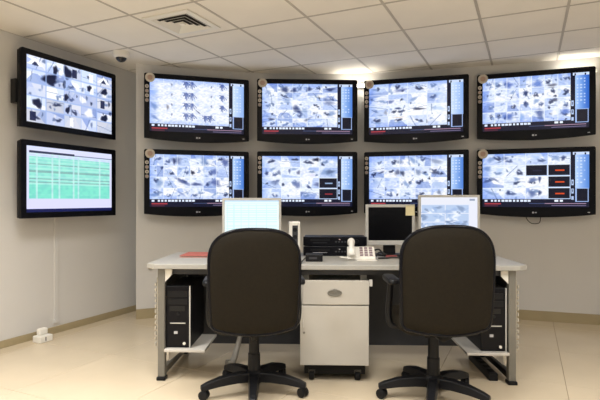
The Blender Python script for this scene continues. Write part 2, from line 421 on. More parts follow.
def fans(us, vs, s=.03): return [('fan', u, v, s) for u in us for v in vs]
def small(us, vs): return [(u, v, .012, .03, (.42, .47, .62)) for u in us for v in vs]

def pic_fans():
    return camera_wall(3, 6, 4, fans([.46, .53], [.04, .29, .52, .75], .04) + fans([.92], [.05, .30, .54], .036) + fans([.70, .76], [.79], .036)
                       + small([.27, .77], [.12, .34, .56, .78]) + [(.05, .30, .05, .08, PALE), (.06, .62, .045, .07, BLUE, .6), (.22, .62, .02, .05, (.5, .5, .55)),
                       (.06, .86, .05, .04, BLUE, .5), (.60, .70, .04, .015, DARK, .7)], auto=.12, grain=.3, panel=.15, lines=.2)
def pic_dark_mix():
    return camera_wall(11, 5, 5, [(.30, .14, .06, .07, DARK), (.42, .15, .045, .06, DARK), (.62, .12, .035, .06, DARK), (.08, .20, .04, .03, BLUE), (.33, .40, .05, .06, BLUE),
                       (.90, .12, .06, .04, DARK), (.88, .42, .07, .08, (.5, .55, .7)), (.46, .60, .08, .07, DARK, .5), (.56, .62, .05, .05, BLUE), (.92, .68, .05, .07, BLUE),
                       (.12, .82, .05, .03, DARK), (.60, .82, .06, .03, (.4, .45, .6), -.4), (.42, .42, .05, .06, (1, 1, 1)), (.72, .62, .06, .07, (1, 1, 1)), (.78, .28, .06, .05, (1, .99, .95))], auto=.7, panel=.55, lines=.25)
def pic_cars():
    return camera_wall(23, 4, 4, [(.08, .12, .05, .03, BLUE), (.42, .16, .10, .035, (.45, .5, .7), -.1), (.44, .18, .02, .03, DARK), (.18, .40, .05, .035, BLUE, .4), (.28, .42, .04, .05, (.35, .42, .65)),
                       (.58, .38, .06, .04, BLUE, -.3), (.88, .28, .08, .04, (.7, .8, .95)), (.38, .58, .05, .025, DARK), (.64, .61, .07, .035, (.18, .20, .32)), (.90, .62, .08, .05, (.76, .84, .96)),
                       (.22, .66, .02, .07, (.6, .62, .7)), (.12, .90, .05, .03, BLUE), (.75, .90, .012, .05, (.4, .42, .5)), (.38, .90, .05, .02, BLUE), (.40, .78, .09, .008, (.85, .72, .62))], auto=.5, grain=.25, panel=.15, lines=.35)
def pic_blue_cells():
    return camera_wall(31, 7, 4, [(.30, .16, .05, .08, (.30, .40, .70)), (.64, .18, .05, .10, (.35, .48, .80)), (.16, .12, .03, .05, BLUE), (.50, .36, .03, .05, DARK), (.35, .34, .025, .04, BLUE),
                       (.80, .24, .05, .05, (.35, .36, .45), -.3), (.62, .55, .035, .05, BLUE), (.50, .58, .02, .04, DARK), (.82, .55, .05, .04, (.3, .32, .42), -.4), (.30, .86, .06, .09, (.28, .40, .72)),
                       (.46, .88, .035, .08, (.55, .68, .9)), (.66, .82, .05, .10, (.33, .40, .62)), (.94, .80, .045, .09, (.34, .46, .78)), (.12, .88, .03, .04, BLUE), (.82, .82, .04, .08, (1, 1, 1))], auto=.6, grain=.3, panel=.8)
def pic_buildings():
    return camera_wall(43, 6, 4, [(.33, .13, .06, .09, (.40, .46, .64)), (.30, .15, .02, .07, (.2, .24, .4)), (.68, .15, .055, .09, (.45, .55, .75)), (.95, .15, .05, .10, (.30, .36, .6)), (.15, .30, .02, .04, DARK),
                       (.37, .32, .03, .03, BLUE), (.53, .40, .025, .055, NAVY), (.61, .34, .012, .06, BLUE), (.67, .34, .012, .06, BLUE), (.80, .38, .05, .08, (.35, .42, .66)), (.12, .64, .05, .09, BLUE, .4),
                       (.40, .60, .10, .045, (.28, .34, .56), .45), (.58, .66, .08, .035, (.25, .3, .5), .1), (.82, .62, .07, .08, (.32, .38, .62)), (.72, .66, .02, .06, DARK), (.38, .86, .08, .02, (.5, .58, .8), .5),
                       (.64, .86, .06, .02, (.5, .58, .75), -.2), (.82, .88, .05, .03, BLUE, -.6), (.06, .90, .06, .05, BLUE)], auto=.4, grain=.3, panel=.6, lines=.3)
def pic_people():
    return camera_wall(57, 4, 4, [(.72, .08, .05, .05, NAVY), (.06, .40, .03, .04, DARK), (.14, .30, .05, .04, BLUE, -.5), (.22, .38, .03, .05, (.4, .45, .6)), (.36, .34, .02, .05, (.35, .4, .6)),
                       (.48, .38, .03, .05, (.4, .42, .55)), (.42, .30, .05, .03, BLUE), (.17, .62, .05, .07, (.52, .58, .74)), (.46, .66, .06, .09, (.40, .46, .66)), (.62, .72, .05, .03, DARK, .6), (.74, .66, .05, .06, (.38, .42, .6), .4),
                       (.86, .38, .09, .08, (.50, .60, .78)), (.90, .36, .06, .05, (.33, .40, .55)), (.66, .44, .05, .03, (.85, .85, 1))], auto=.35, grain=.25, panel=.3,
                       darkcells=[(3, 2, (.55, .65, .8)), (3, 3, (.55, .18, .22))])
def pic_parking():
    return camera_wall(61, 5, 4, [(.12, .10, .05, .05, PALE), (.40, .14, .06, .04, (.55, .6, .72)), (.58, .12, .06, .06, BLUE, .4), (.86, .14, .10, .045, (.55, .6, .72), .3), (.16, .38, .05, .025, (.3, .34, .5), -.3), (.38, .38, .05, .06, (.35, .38, .5), .4),
                       (.44, .40, .03, .06, (.22, .25, .36)), (.64, .38, .05, .06, (.48, .54, .68), .2), (.84, .38, .06, .06, (.25, .28, .4), .3), (.80, .36, .025, .03, (1, 1, 1)), (.78, .52, .015, .03, NAVY),
                       (.10, .62, .06, .08, (.75, .82, .95)), (.48, .64, .05, .05, BLUE, .6), (.88, .66, .08, .07, (.7, .78, .92), .4), (.22, .76, .01, .05, DARK), (.90, .84, .03, .05, (.45, .5, .62)), (.30, .78, .03, .03, BLUE)], auto=.5, grain=.3, panel=.55, lines=.3)
def pic_empty_cells():
    O = (.85, .30, .12)
    return camera_wall(71, 4, 4, [(.10, .12, .05, .06, BLUE), (.26, .10, .035, .05, (.35, .42, .62)), (.62, .10, .06, .05, PALE), (.84, .12, .05, .06, BLUE, .4), (.92, .12, .03, .05, DARK, -.4), (.06, .32, .04, .08, BLUE, .8), (.20, .36, .04, .05, PALE),
                       (.14, .56, .06, .03, (.45, .5, .65), .5), (.40, .56, .03, .05, BLUE), (.58, .58, .05, .06, (.35, .42, .62), -.4), (.66, .56, .02, .06, DARK), (.58, .88, .05, .06, (.35, .42, .62)), (.66, .86, .02, .06, DARK),
                       (.30, .86, .03, .05, DARK, -.4), (.10, .86, .07, .04, BLUE, .3)], auto=.4, grain=.25, panel=.5, darkcells=[(2, 1, (.12, .13, .22)), (3, 1, O), (3, 2, O), (3, 3, O)])
def pic_rooms():
    p = Pic(144, 80, WHITE, 83); r = p.r; W, H = 5, 5
    for j in range(H):
        for i in range(W):
            scene_cell(p, i/W, (i+1)/W, j/H, (j+1)/H, r, .7)
            m = (p.u >= i/W) & (p.u < (i+1)/W) & (p.v >= j/H) & (p.v < (j+1)/H); g = .80+.20*r.rand(); p.a[m] *= np.array((g, g*1.01, min(1.0, g+.06)))
            if r.rand() < .3:
                cu, cv = (i+.3+.4*r.rand())/W, (j+.45)/H; wd = .02+.03*r.rand()
                p.rect(cu-wd, cu+wd, cv-.05, cv+.08, (1, 1, 1) if r.rand() < .6 else (.09, .12, .26), .9)
    for (cu, cv) in ((.09, .09), (.89, .09)):
        m = (p.v > cv-.07) & (p.v < cv+.05) & (abs(p.u-cu) < (p.v-cv+.07)*.75); p.a[m] = (.98, .99, 1)
        m = (p.v > cv-.02) & (p.v < cv+.05) & (abs(p.u-cu) < (p.v-cv+.02)*.6); p.a[m] = (.16, .20, .36)
    for (u, v, a, b) in [(.30, .14, .03, .09), (.44, .12, .06, .10), (.24, .30, .10, .08), (.40, .32, .02, .07), (.70, .28, .03, .06), (.90, .28, .05, .06), (.42, .52, .035, .06), (.11, .70, .06, .07), (.44, .72, .03, .06), (.90, .74, .05, .07)]:
        p.blob(u, v, a, b, (.05, .08, .20), .95, 0, .35)
    for (u, v, a, b) in [(.08, .06, .10, .02), (.36, .16, .025, .09), (.54, .30, .05, .06), (.62, .50, .06, .05), (.70, .70, .05, .10)]: p.blob(u, v, a, b, (1, 1, 1), .95, .3, .4)
    for i in range(1, W): p.rect(i/W-.006, i/W+.006, 0, 1, (.62, .72, .92), .7)
    for j in range(1, H): p.rect(0, 1, j/H-.009, j/H+.009, (.62, .72, .92), .7)
    return p
def pic_table():
    p = Pic(104, 58, (.86, .87, .98), 91); r = p.r
    p.rect(0, 1, 0, .06, (.86, .88, 1)); p.rect(.03, .52, .075, .10, (.22, .24, .34)); p.rect(.52, 1, .08, .095, (.5, .54, .66)); p.rect(0, 1, .10, .15, (.84, .90, .98))
    p.rect(.03, .97, .15, .80, (.60, .92, .85))
    for j in range(11): p.rect(.03, .97, .17+.055*j, .185+.055*j, (.72, .95, .90), .7)
    for j in (2, 4, 6, 7): p.rect(.03, .97, .15+.055*j, .168+.055*j, (.50, .58, .60), .55)
    p.rect(.03, .97, .58, .80, (.46, .89, .79), .65)
    for u in (.10, .26, .34, .50, .56, .83): p.rect(u, u+.018, .11, .80, (.80, .95, .94), .75)
    p.rect(0, 1, .80, .955, (.86, .86, .99)); p.rect(0, 1, .955, 1, (.07, .10, .32)); p.grain(0.03, .97, .12, .8, .08, 30); return p
def pic_list():
    p = Pic(64, 50, (.92, 1.0, 1.0), 97)
    p.rect(0, 1, 0, .05, (.80, .90, 1.0)); p.rect(0, 1, .055, .10, (.88, .95, .98))
    for j in range(16): p.rect(.03, .97, .13+.053*j, .145+.053*j, (.80, .93, .95), .8)
    for u in (.05, .16, .30, .44, .58, .76): p.rect(u, u+.02, .11, .95, (.82, .94, .96), .8)
    return p
def pic_desktop():
    p = Pic(64, 50, (.88, .90, .96), 101); r = p.r
    p.rect(0, 1, 0, .16, (.90, .91, .95)); p.rect(.86, .96, .05, .08, (.55, .6, .7)); p.rect(.86, 1, .16, 1, (.90, .91, .96))
    for j in range(4):
        for i in range(2):
            u0, v0 = .01+.42*i, .19+.19*j; p.rect(u0, u0+.41, v0, v0+.18, (.72, .80, .92))
            for k in range(7): p.blob(u0+.40*r.rand(), v0+.18*r.rand(), .04+.07*r.rand(), .02+.04*r.rand(), [(.5, .58, .72), (.94, .96, 1), (.62, .72, .88)][r.randint(3)], .8, r.rand()*2-1, .5)
    p.rect(0, 1, .95, 1, (.25, .4, .8)); return p

def screen_mesh(name, pic, x0, x1, z0, z1):
    w, h = pic.w, pic.h; xs = np.linspace(x0, x1, w+1); zs = np.linspace(z1, z0, h+1)
    X, Z = np.meshgrid(xs, zs); co = np.stack([X, np.zeros_like(X), Z], -1).reshape(-1, 3)
    j, i = np.mgrid[0:h, 0:w]; a = (j*(w+1)+i).ravel(); f = np.stack([a, a+w+1, a+w+2, a+1], -1)
    me = bpy.data.meshes.new(name); me.from_pydata(co.tolist(), [], f.tolist())
    at = me.color_attributes.new('picture', 'FLOAT_COLOR', 'CORNER')
    c = np.clip(pic.a.reshape(-1, 3), 0, 1); c = np.where(c <= .04045, c/12.92, ((c+.055)/1.055)**2.4)
    c = np.concatenate([c, np.ones((len(c), 1))], 1); at.data.foreach_set('color', np.repeat(c, 4, 0).astype(np.float32).ravel())
    me.update(); return me

# ------------------------------------------------------------------ televisions
def frame_ring(outer, xi0, xi1, zi0, zi1, y0, y1):
    inner = [(min(max(x, xi0), xi1), min(max(z, zi0), zi1)) for x, z in outer]; n = len(outer); m = MB()
    vs = [(x, y0, z) for x, z in outer] + [(x, y0, z) for x, z in inner] + [(x, y1, z) for x, z in outer] + [(x, y1, z) for x, z in inner]
    fs = []
    for k in range(n):
        q = (k+1) % n
        fs += [(k, q, n+q, n+k), (2*n+k, 3*n+k, 3*n+q, 2*n+q), (k, 2*n+k, 2*n+q, q), (n+k, n+q, 3*n+q, 3*n+k)]
    m.add(vs, fs); return m
def tv_outline(w, h, sag):
    c = .012; pts = []
    for k in range(17):
        x = -w/2+w*k/16; pts.append((x, -sag*(1-(2*x/w)**2)))
    pts += [(w/2, c), (w/2, h-c), (w/2-c, h)]
    pts += [(w/2-c-(w-2*c)*k/8, h) for k in range(1, 8)] + [(-w/2+c, h), (-w/2, h-c), (-w/2, c)]
    return pts
def sticker(parent, x, z, r, y, m1, m2):
    s = part('sticker', MB().lathe([(r, y), (r, y-.002)], 16, (x, 0, z), 'y'), m1, parent)
    part('sticker_print', MB().lathe([(r*.55, y-.002), (r*.55, y-.003)], 12, (x, 0, z), 'y'), m2, s)
def television(x, d, z0, ang, w, hgt, pic, label, stickers=0, sag=.032, chin=.07, mount=.14, group='televisions on the curved wall', curved=True):
    t = thing('television', label, 'television', (x, d, z0), math.radians(ang), group)
    o = tv_outline(w, hgt, sag); side = .055 if curved else .05; topb = .05 if curved else .048
    xi0, xi1, zi0, zi1 = -w/2+side, w/2-side, chin, hgt-topb
    part('bezel', frame_ring(o, xi0, xi1, zi0, zi1, 0, .03), M['black_gloss'], t, bevel=.003)
    part('rear_casing', MB().prism([(px*.985, .004+pz*.985) for px, pz in o], 'y', .0302, .062), M['black'], t)
    link('screen', screen_mesh('screen', pic, xi0-.001, xi1+.001, zi0-.001, zi1+.001), M['picture'], t, loc=(0, .007, 0))
    part('wall_mount', MB().box(-.22, .22, .0622, mount, hgt*.28, hgt*.72), M['black'], t)
    if not curved and z0 > 1.5:
        part('mount_arm', bx(-w/2-.004, -w/2+.10, .0622, .13, .20, .40), M['black'], t, bevel=.004)
    if curved:
        lg = part('brand_mark', MB().lathe([(.009, -.0002), (.009, -.0015)], 14, (-.012, 0, chin*.22), 'y'), M['mark'], t)
        part('mark_bar', bx(.004, .022, -.0015, -.0002, chin*.22-.005, chin*.22+.005), M['mark'], lg)
        part('power_light', bx(w/2-.07, w/2-.05, -.0015, -.0002, chin*.3-.004, chin*.3+.004), M['mark'], t)
    if stickers >= 1:
        for k in range(4):
            sticker(t, -w/2+.028, hgt-(.135+.047*k if stickers == 2 else .07+.05*k), .019, -.0002, M['stick'] if k % 2 == 0 else M['stick_grey'], M['stick_red'] if k % 2 else M['stick_grey'])
    if stickers == 2: sticker(t, -w/2+.058, hgt-.045, .048, -.0006, M['stick'], M['stick_red'])
    # keep the foot of the thing at its own origin
    return t
H = .655
row = [(-1.057, 5.083, 17), (.08, 5.206, 3), (1.203, 5.127, -16), (2.323, 4.858, -19)]
mnt = [.135, .185, .16, .15]
ZT, ZB = 2.503-H, 1.735-H
up = [(pic_fans, 'large black television, upper row on the curved wall, nearest the dome camera', 2),
      (pic_dark_mix, 'large black television, upper row on the curved wall, second from the left', 2),
      (pic_cars, 'large black television, upper row on the curved wall, third from the left', 2),
      (pic_blue_cells, 'large black television, upper row on the curved wall, at the far right', 2)]
lo = [(pic_buildings, 'large black television, lower row, partly behind the white list monitor at left', 2),
      (pic_people, 'large black television, lower row, above the black recorders', 1),
      (pic_parking, 'large black television, lower row, behind the dark-screened desk monitor', 1),
      (pic_empty_cells, 'large black television, lower row at the far right, four dark empty picture cells', 2)]
for (x, d, a), mo, u, l in zip(row, mnt, up, lo):
    television(x, d, ZT, a, 1.07, H, u[0](), u[1], u[2], mount=mo)
    television(x, d, ZB, a, 1.07, H, l[0](), l[1], l[2], mount=mo)
for z, pf, lab in ((1.824, pic_rooms, 'black television on the left wall, upper, showing a grid of camera views'),
                   (1.067, pic_table, 'black television on the left wall, lower, showing a mint green table')):
    television(-2.066, 4.467, z, 65, 1.015, H, pf(), lab, 0, sag=0.0, chin=.05, mount=.142, group='televisions on the left wall', curved=False)
# lamps tucked behind the top edges of the televisions
def cove_lamp(x, y, ang, ln, label):
    t = thing('cove_lamp', label, 'lamp', (x, y, 2.475), math.radians(ang), 'small lamps behind the televisions')
    part('tube', MB().tube([(-ln/2, -.028, 0), (ln/2, -.028, 0)], .012, 10), M['lamp'], t, smooth=60)
    part('holder', bx(-ln/2-.01, ln/2+.01, -.014, .012, -.02, .02), M['white'], t)
    for sx in (-1, 1): part('end_cap', bx(sx*(ln/2+.008)-.006, sx*(ln/2+.008)+.006, -.042, -.012, -.015, .015), M['white'], t)
cove_lamp(.62, 5.405, -6, .42, 'short glowing lamp behind the middle televisions, under the ceiling')
cove_lamp(2.72, 4.845, -19, .34, 'short glowing lamp behind the far right television, under the ceiling')

# ------------------------------------------------------------------ cable trunking, floor socket, loose wire
trk = thing('cable_trunking', 'thin white cable trunking running down the left wall', 'cable trunking', grid(LEFT_N, 3.13), -A)
part('channel', bx(0, .014, -.02, .02, .10, 1.09), M['wall'], trk, bevel=.002)
part('lower_clip', bx(0, .02, -.026, .026, .095, .13), M['wall'], trk, bevel=.002)
fs_ = thing('floor_socket', 'small white floor socket box against left skirting', 'socket', grid(-3.80, 2.90, 0), -A)
part('box', bx(-.05, .05, -.06, .06, 0, .055), M['white'], fs_, bevel=.006)
part('plug', bx(-.045, .005, -.03, .05, .055, .11), M['white'], fs_, bevel=.012)
part('slot', bx(.0501, .0515, -.012, -.004, .012, .045), M['dark_hole'], fs_)
w_ = smooth_path([(2.30, 4.975, 1.06), (2.29, 4.95, 1.03), (2.33, 4.93, .985), (2.40, 4.92, .99), (2.42, 4.93, 1.04), (2.43, 4.935, 1.06)], 6)
tag(part('hanging_wire', MB().tube(w_, .004, 6), M['cable'], smooth=60), 'thin dark wire looping below the far right lower television', 'wire')
ws = thing('wall_socket', 'small dark socket plate low on the curved wall', 'socket', (-1.545, 5.055, .53), math.radians(19))
part('plate', bx(-.02, .02, -.012, .012, -.02, .02), M['skirt'], ws, bevel=.003)
part('hole', bx(-.008, .008, -.014, -.0121, -.008, .008), M['dark_hole'], ws)

# ------------------------------------------------------------------ the desk
DR = math.radians(-2.05)
desk = thing('control_desk', 'long grey steel control desk with pale top in front of televisions', 'desk', (.23, 3.245, 0), DR)
W2, DD, TZ = 1.272, .74, .79
c = .06
top = [(-W2+c, 0), (W2-c, 0), (W2, c*.7), (W2, DD), (-W2, DD), (-W2, c*.7)]
part('tabletop', MB().prism(top, 'z', TZ-.034, TZ), M['top'], desk, bevel=.004)
part('edge_strip', bx(-W2+c+.01, W2-c-.01, -.004, 0.0, TZ-.030, TZ-.005), M['top'], desk)
part('under_rail', bx(-1.14, 1.14, .06, .10, TZ-.075, TZ-.0345), M['panel'], desk)
part('modesty_panel', bx(-1.14, 1.14, .585, .605, .09, TZ-.0345), M['panel'], desk)
for s in (-1, 1):
    x0, x1 = (1.148, 1.196); f = lambda a, b: (min(s*a, s*b), max(s*a, s*b))
    part('front_post', bx(*f(x0, x1), .03, .075, .022, TZ-.0345), M['grey_metal'], desk, bevel=.004)
    part('rear_post', bx(*f(x0, x1), .60, .645, .022, TZ-.0345), M['grey_metal'], desk, bevel=.004)
    part('foot_cap', bx(*f(x0-.006, x1+.006), .018, .082, 0, .022), M['black'], desk, bevel=.004)
    part('foot_cap', bx(*f(x0-.006, x1+.006), .594, .652, 0, .022), M['black'], desk, bevel=.004)
    part('foot_rail', bx(*f(x0+.006, x1-.006), .075, .60, .026, .07), M['grey_metal'] if s < 0 else M['black'], desk, bevel=.004)
    part('side_panel', bx(*f(x0+.018, x0+.026), .075, .60, .20, TZ-.05), M['panel'] if s > 0 else M['grey_metal'], desk)
    sp = part('cable_duct', bx(*f(x1, x1+.018), .06, .56, .20, .69), M['duct'], desk, bevel=.004)
    for k in range(12):
        z = .225+.037*k; part('duct_rib', bx(*f(x1+.018, x1+.029), .055, .545, z, z+.022), M['duct'], sp, bevel=.002)
    part('cpu_shelf', bx(*f(.87, 1.147), .01, .40, .196, .214), M['shelf'], desk, bevel=.003)
    part('shelf_bracket', MB().prism([(s*1.147, .195), (s*1.03, .195), (s*1.147, .10)], 'y', .12, .14), M['shelf'], desk)
    part('corner_bracket', MB().prism([(s*1.147, TZ-.04), (s*1.10, TZ-.04), (s*1.10, TZ-.075), (s*1.147, TZ-.125)], 'y', .035, .05), M['white'], desk)

# pedestal of drawers under the middle of the desk
pd = thing('drawer_pedestal', 'pale grey drawer pedestal under the middle of the desk', 'drawer unit', (.232, 3.262, 0), DR)
part('carcass', bx(-.226, .226, .018, .50, .125, .678), M['drawer'], pd, bevel=.003)
dr = part('drawer_front', bx(-.215, .228, 0, .018, .522, .684), M['drawer'], pd, bevel=.004)
el = [(.045*math.cos(2*PI*k/24), -.004, .602+.018*math.sin(2*PI*k/24)) for k in range(24)]
hd = part('handle', MB().loop_tube(el, .0045, 6), M['grey_metal'], dr, smooth=60)
part('handle_recess', MB().lathe([(1, 0), (1, -.001)], 24, axis='y'), M['grey_metal'], dr, loc=(0, -.0002, .602)).scale = (.043, 1, .016)
for k in range(5):
    part('emblem_ray', MB().tube([(-.004*(k-2)*1.2, -.004, .606), (.0105*(k-2), -.004, .63-.003*abs(k-2))], [.004, .0025], 6), M['grey_metal'], hd)
dl = part('lower_door', bx(-.232, .226, 0, .018, .118, .514), M['drawer'], pd, bevel=.004)
part('door_pull', bx(-.212, -.204, -.008, -.0001, .37, .43), M['silver'], dl, bevel=.002)
part('lock', MB().lathe([(.008, -.0001), (.008, -.004)], 14, (-.205, 0, .335), 'y'), M['grey_metal'], dl)
part('latch_tab', bx(.229, .25, .004, .016, .645, .69), M['silver'], pd, bevel=.002)
for s in (-1, 1): part('riser', bx(s*.195-.022, s*.195+.022, .06, .10, .684 if False else .6781, TZ-.0755), M['grey_metal'], pd)
part('plinth', bx(-.205, .205, .05, .47, .045, .1248), M['black_rough'], pd)
for sx in (-1, 1):
    for sy in (.07, .43):
        cs = part('castor', MB().lathe([(.030, -.018), (.034, -.014), (.034, .014), (.030, .018)], 16, (sx*.155, sy, .034), 'x'), M['black_rough'], pd, smooth=40)
        part('castor_fork', bx(sx*.155-.024, sx*.155+.024, sy-.02, sy+.02, .05, .0748), M['grey_metal'], cs)

# computer towers on the desk shelves
def tower(x, y, label):
    t = thing('computer_tower', label, 'computer', (x, y, .2145), DR, 'black computer towers on the desk shelves')
    part('case', bx(-.083, .083, .012, .40, 0, .42), M['black'], t, bevel=.004)
    fr = part('front_panel', bx(-.083, .075, 0, .012, .002, .418), M['black_gloss'], t, bevel=.003)
    part('silver_edge', bx(.0755, .083, -.002, .012, .0, .42), M['silver'], t)
    for z in (.345, .295): part('drive_bay', bx(-.07, .062, -.003, -.0001, z, z+.04), M['black'], fr)
    part('chrome_line', bx(-.055, .05, -.004, -.0001, .165, .171), M['silver'], fr)
    part('power_button', MB().lathe([(.011, -.0001), (.011, -.005)], 16, (.0, 0, .23), 'y'), M['black'], fr)
    part('logo_plate', bx(-.028, -.004, -.003, -.0001, .095, .113), M['mark'], fr)
    part('indicator', MB().lathe([(.010, -.0001), (.010, -.006)], 12, (.042, 0, .03), 'y'), M['white'], fr)
    for k in range(5): part('vent_slot', bx(-.06, .045, -.002, -.0001, .25+.007*k, .2535+.007*k), M['dark_hole'], fr)
tower(-.829, 3.335, 'black computer tower with silver edge, by the left desk leg')
tower(1.288, 3.255, 'black computer tower with silver edge, by the right desk leg')

# things lying under the desk
ps = thing('power_strip', 'long black power strip on floor beside right desk leg', 'power strip', (1.305, 3.30, 0), DR)
part('body', bx(-.03, .03, 0, .46, 0, .05), M['black'], ps, bevel=.006)
for k in range(5): part('socket', bx(-.02, .02, .04+.085*k, .09+.085*k, .0501, .053), M['black_rough'], ps, bevel=.001)
cb = smooth_path([(-.44, 3.74, .30), (-.455, 3.72, .19), (-.475, 3.69, .10), (-.50, 3.63, .022), (-.54, 3.60, .02)], 6)
tag(part('cable_bundle', MB().tube(cb, [.014+.014*i/24 for i in range(len(cb))], 10), M['cable_grey'], smooth=60), 'grey cable bundle dropping to the floor behind left chair', 'cable')

# ------------------------------------------------------------------ things on the desk
def monitor(x, y, top, w, hgt, pic, label, rot=0.0, tilt=-3, bez=.02, frame='silver'):
    t = thing('desk_monitor', label, 'monitor', (x, y, TZ), math.radians(rot), 'monitors on the desk')
    ph = hgt; z0 = top-TZ-ph
    o = [(-w/2, z0), (w/2, z0), (w/2, z0+ph), (-w/2, z0+ph)]
    part('bezel', frame_ring(o, -w/2+bez, w/2-bez, z0+bez*1.6, z0+ph-bez, 0, .02), M[frame], t, bevel=.003)
    part('rear_casing', bx(-w/2+.004, w/2-.004, .0202, .05, z0+.004, z0+ph-.004), M[frame], t, bevel=.004)
    if pic is not None:
        link('screen', screen_mesh('screen', pic, -w/2+bez-.001, w/2-bez+.001, z0+bez*1.6-.001, z0+ph-bez+.001), M['picture'], t, loc=(0, .005, 0))
    else:
        part('screen', bx(-w/2+bez-.001, w/2-bez+.001, .006, .010, z0+bez*1.6-.001, z0+ph-bez+.001), M['screen_off'], t)
    part('neck', bx(-.045, .045, .03, .075, .012, z0+.12), M['black'] if frame == 'silver_dark' else M['black'], t, bevel=.004)
    part('stand_base', MB().pillow([(math.cos(2*PI*k/28), math.sin(2*PI*k/28)) for k in range(28)], [(.98, 0), (1.0, .006), (.95, .014)], lambda a, b, hh: (a*.11, .05+b*.085, hh)), M['black'], t, smooth=40)
    part('menu_button', bx(w*.28, w*.34, -.003, -.0001, z0+.008, z0+.016), M['mark'], t)
    return t
monitor(-.361, 3.66, 1.235, .44, .36, pic_list(), 'silver desk monitor showing a white list, behind the left chair', bez=.018)
mm = monitor(.693, 3.76, 1.186, .379, .312, None, 'silver desk monitor with a dark blank screen and a yellow note', bez=.022)
monitor(1.131, 3.71, 1.258, .464, .375, pic_desktop(), 'silver desk monitor showing camera views, behind the right chair', bez=.018)
nt_ = thing('sticky_note', 'pale yellow sticky note on corner of the dark monitor', 'sticky note', (.693+.151, 3.757, 1.186-.085))
part('sheet', MB().hexa([(-.034, -.0015, .0), (.034, -.0045, .0), (.034, -.003, .0), (-.034, -.0002, .0)], [(-.034, -.0015, .078), (.034, -.0015, .078), (.034, -.0002, .078), (-.034, -.0002, .078)]), M['note'], nt_)
part('glue_band', bx(-.034, .034, -.0025, -.0016, .066, .078), M['note'], nt_)

# stacked recorders
for k, lab in ((0, 'black rack video recorder, lower of the stacked pair on desk'), (1, 'black rack video recorder, upper of the stacked pair on desk')):
    t = thing('video_recorder', lab, 'recorder', (.268, 3.75, TZ+.075*k), DR, 'stacked recorders')
    part('case', bx(-.235, .235, .012, .20, .006, .073), M['black'], t, bevel=.002)
    fr = part('front_panel', bx(-.243, .243, 0, .012, .004, .074), M['black_gloss'], t, bevel=.002)
    part('disc_tray', bx(-.19, -.04, -.002, -.0001, .04, .056), M['black'], fr)
    part('trim_line', bx(-.17, -.06, -.003, -.0001, .026, .029), M['mark'] if k == 0 else M['panel'], fr)
    part('dial', MB().lathe([(.017, -.0001), (.016, -.010)], 20, (.165, 0, .038), 'y'), M['black'], fr, smooth=40)
    for q in range(5): part('button', bx(.0+.024*q, .014+.024*q, -.003, -.0001, .03, .04), M['panel'], fr)
    part('indicator', bx(.03, .04, -.003, -.0001, .05, .056), M['led_red'] if k else M['mark'], fr)
    for sx in (-1, 1): part('foot', bx(sx*.19-.015, sx*.19+.015, .03, .06, 0, .0062), M['black_rough'], t)
# small black box in front
t = thing('adapter_box', 'small black box on desk in front of the recorders', 'box', (.098, 3.41, TZ), DR)
part('body', bx(-.06, .06, 0, .09, 0, .052), M['black'], t, bevel=.006)
part('front_label', bx(-.035, .02, -.0012, -.0001, .018, .034), M['panel'], t)
part('lead', MB().tube(smooth_path([(-.05, .05, .03), (-.075, .0, .012), (-.085, -.09, .006), (-.086, -.145, .004)], 5), .004, 6), M['cable'], t, smooth=60)

# telephone
ph = thing('telephone', 'white corded desk telephone beside the black recorders', 'telephone', (.425, 3.50, TZ), math.radians(-4))
part('body', MB().prism([(0, 0), (0, .020), (.14, .085), (.155, .08), (.155, 0)], 'x', -.085, .115), M['white'], ph, bevel=.006)
sl = .065/.14
for r_ in range(4):
    for q in range(3):
        y = .018+.030*r_; z = .020+y*sl
        part('key_button', MB().hexa([(.005+.034*q, y, z), (.028+.034*q, y, z), (.028+.034*q, y+.018, z+.018*sl), (.005+.034*q, y+.018, z+.018*sl)],
             [(.005+.034*q, y-.003, z+.004), (.028+.034*q, y-.003, z+.004), (.028+.034*q, y+.015, z+.018*sl+.004), (.005+.034*q, y+.015, z+.018*sl+.004)]), M['key'], ph)
hs = smooth_path([(-.055, -.014, .040), (-.055, -.008, .062), (-.055, .035, .083), (-.055, .085, .108), (-.055, .125, .122), (-.055, .15, .108)], 5)
part('handset', MB().tube(hs, [.029 if i < 7 else (.021 if i < 19 else .028) for i in range(len(hs))], 12), M['white'], ph, smooth=60)
part('coiled_cord', MB().tube([(-.06+.012*math.cos(k*.9)-.0012*k, -.03+.012*math.sin(k*.9), .016+.00015*k) for k in range(60)], .0035, 6), M['white'], ph, smooth=60)
part('base_slip', bx(-.02, .125, -.03, -.001, 0.0, .004), M['white'], ph)

# white speaker
t = thing('desk_speaker', 'slim white upright speaker with dark grille, right of left monitor', 'speaker', (-.040, 3.70, TZ), math.radians(4))
part('cabinet', bx(-.043, .043, 0, .10, 0, .265), M['white'], t, bevel=.008)
part('grille', bx(-.018, .024, -.004, -.0001, .05, .238), M['panel'], t, bevel=.002)
part('driver', MB().lathe([(.017, -.0041), (.014, -.008), (.006, -.005)], 16, (.003, 0, .205), 'y'), M['black'], t, smooth=40)
part('driver', MB().lathe([(.017, -.0041), (.014, -.008), (.006, -.005)], 16, (.003, 0, .15), 'y'), M['black'], t, smooth=40)

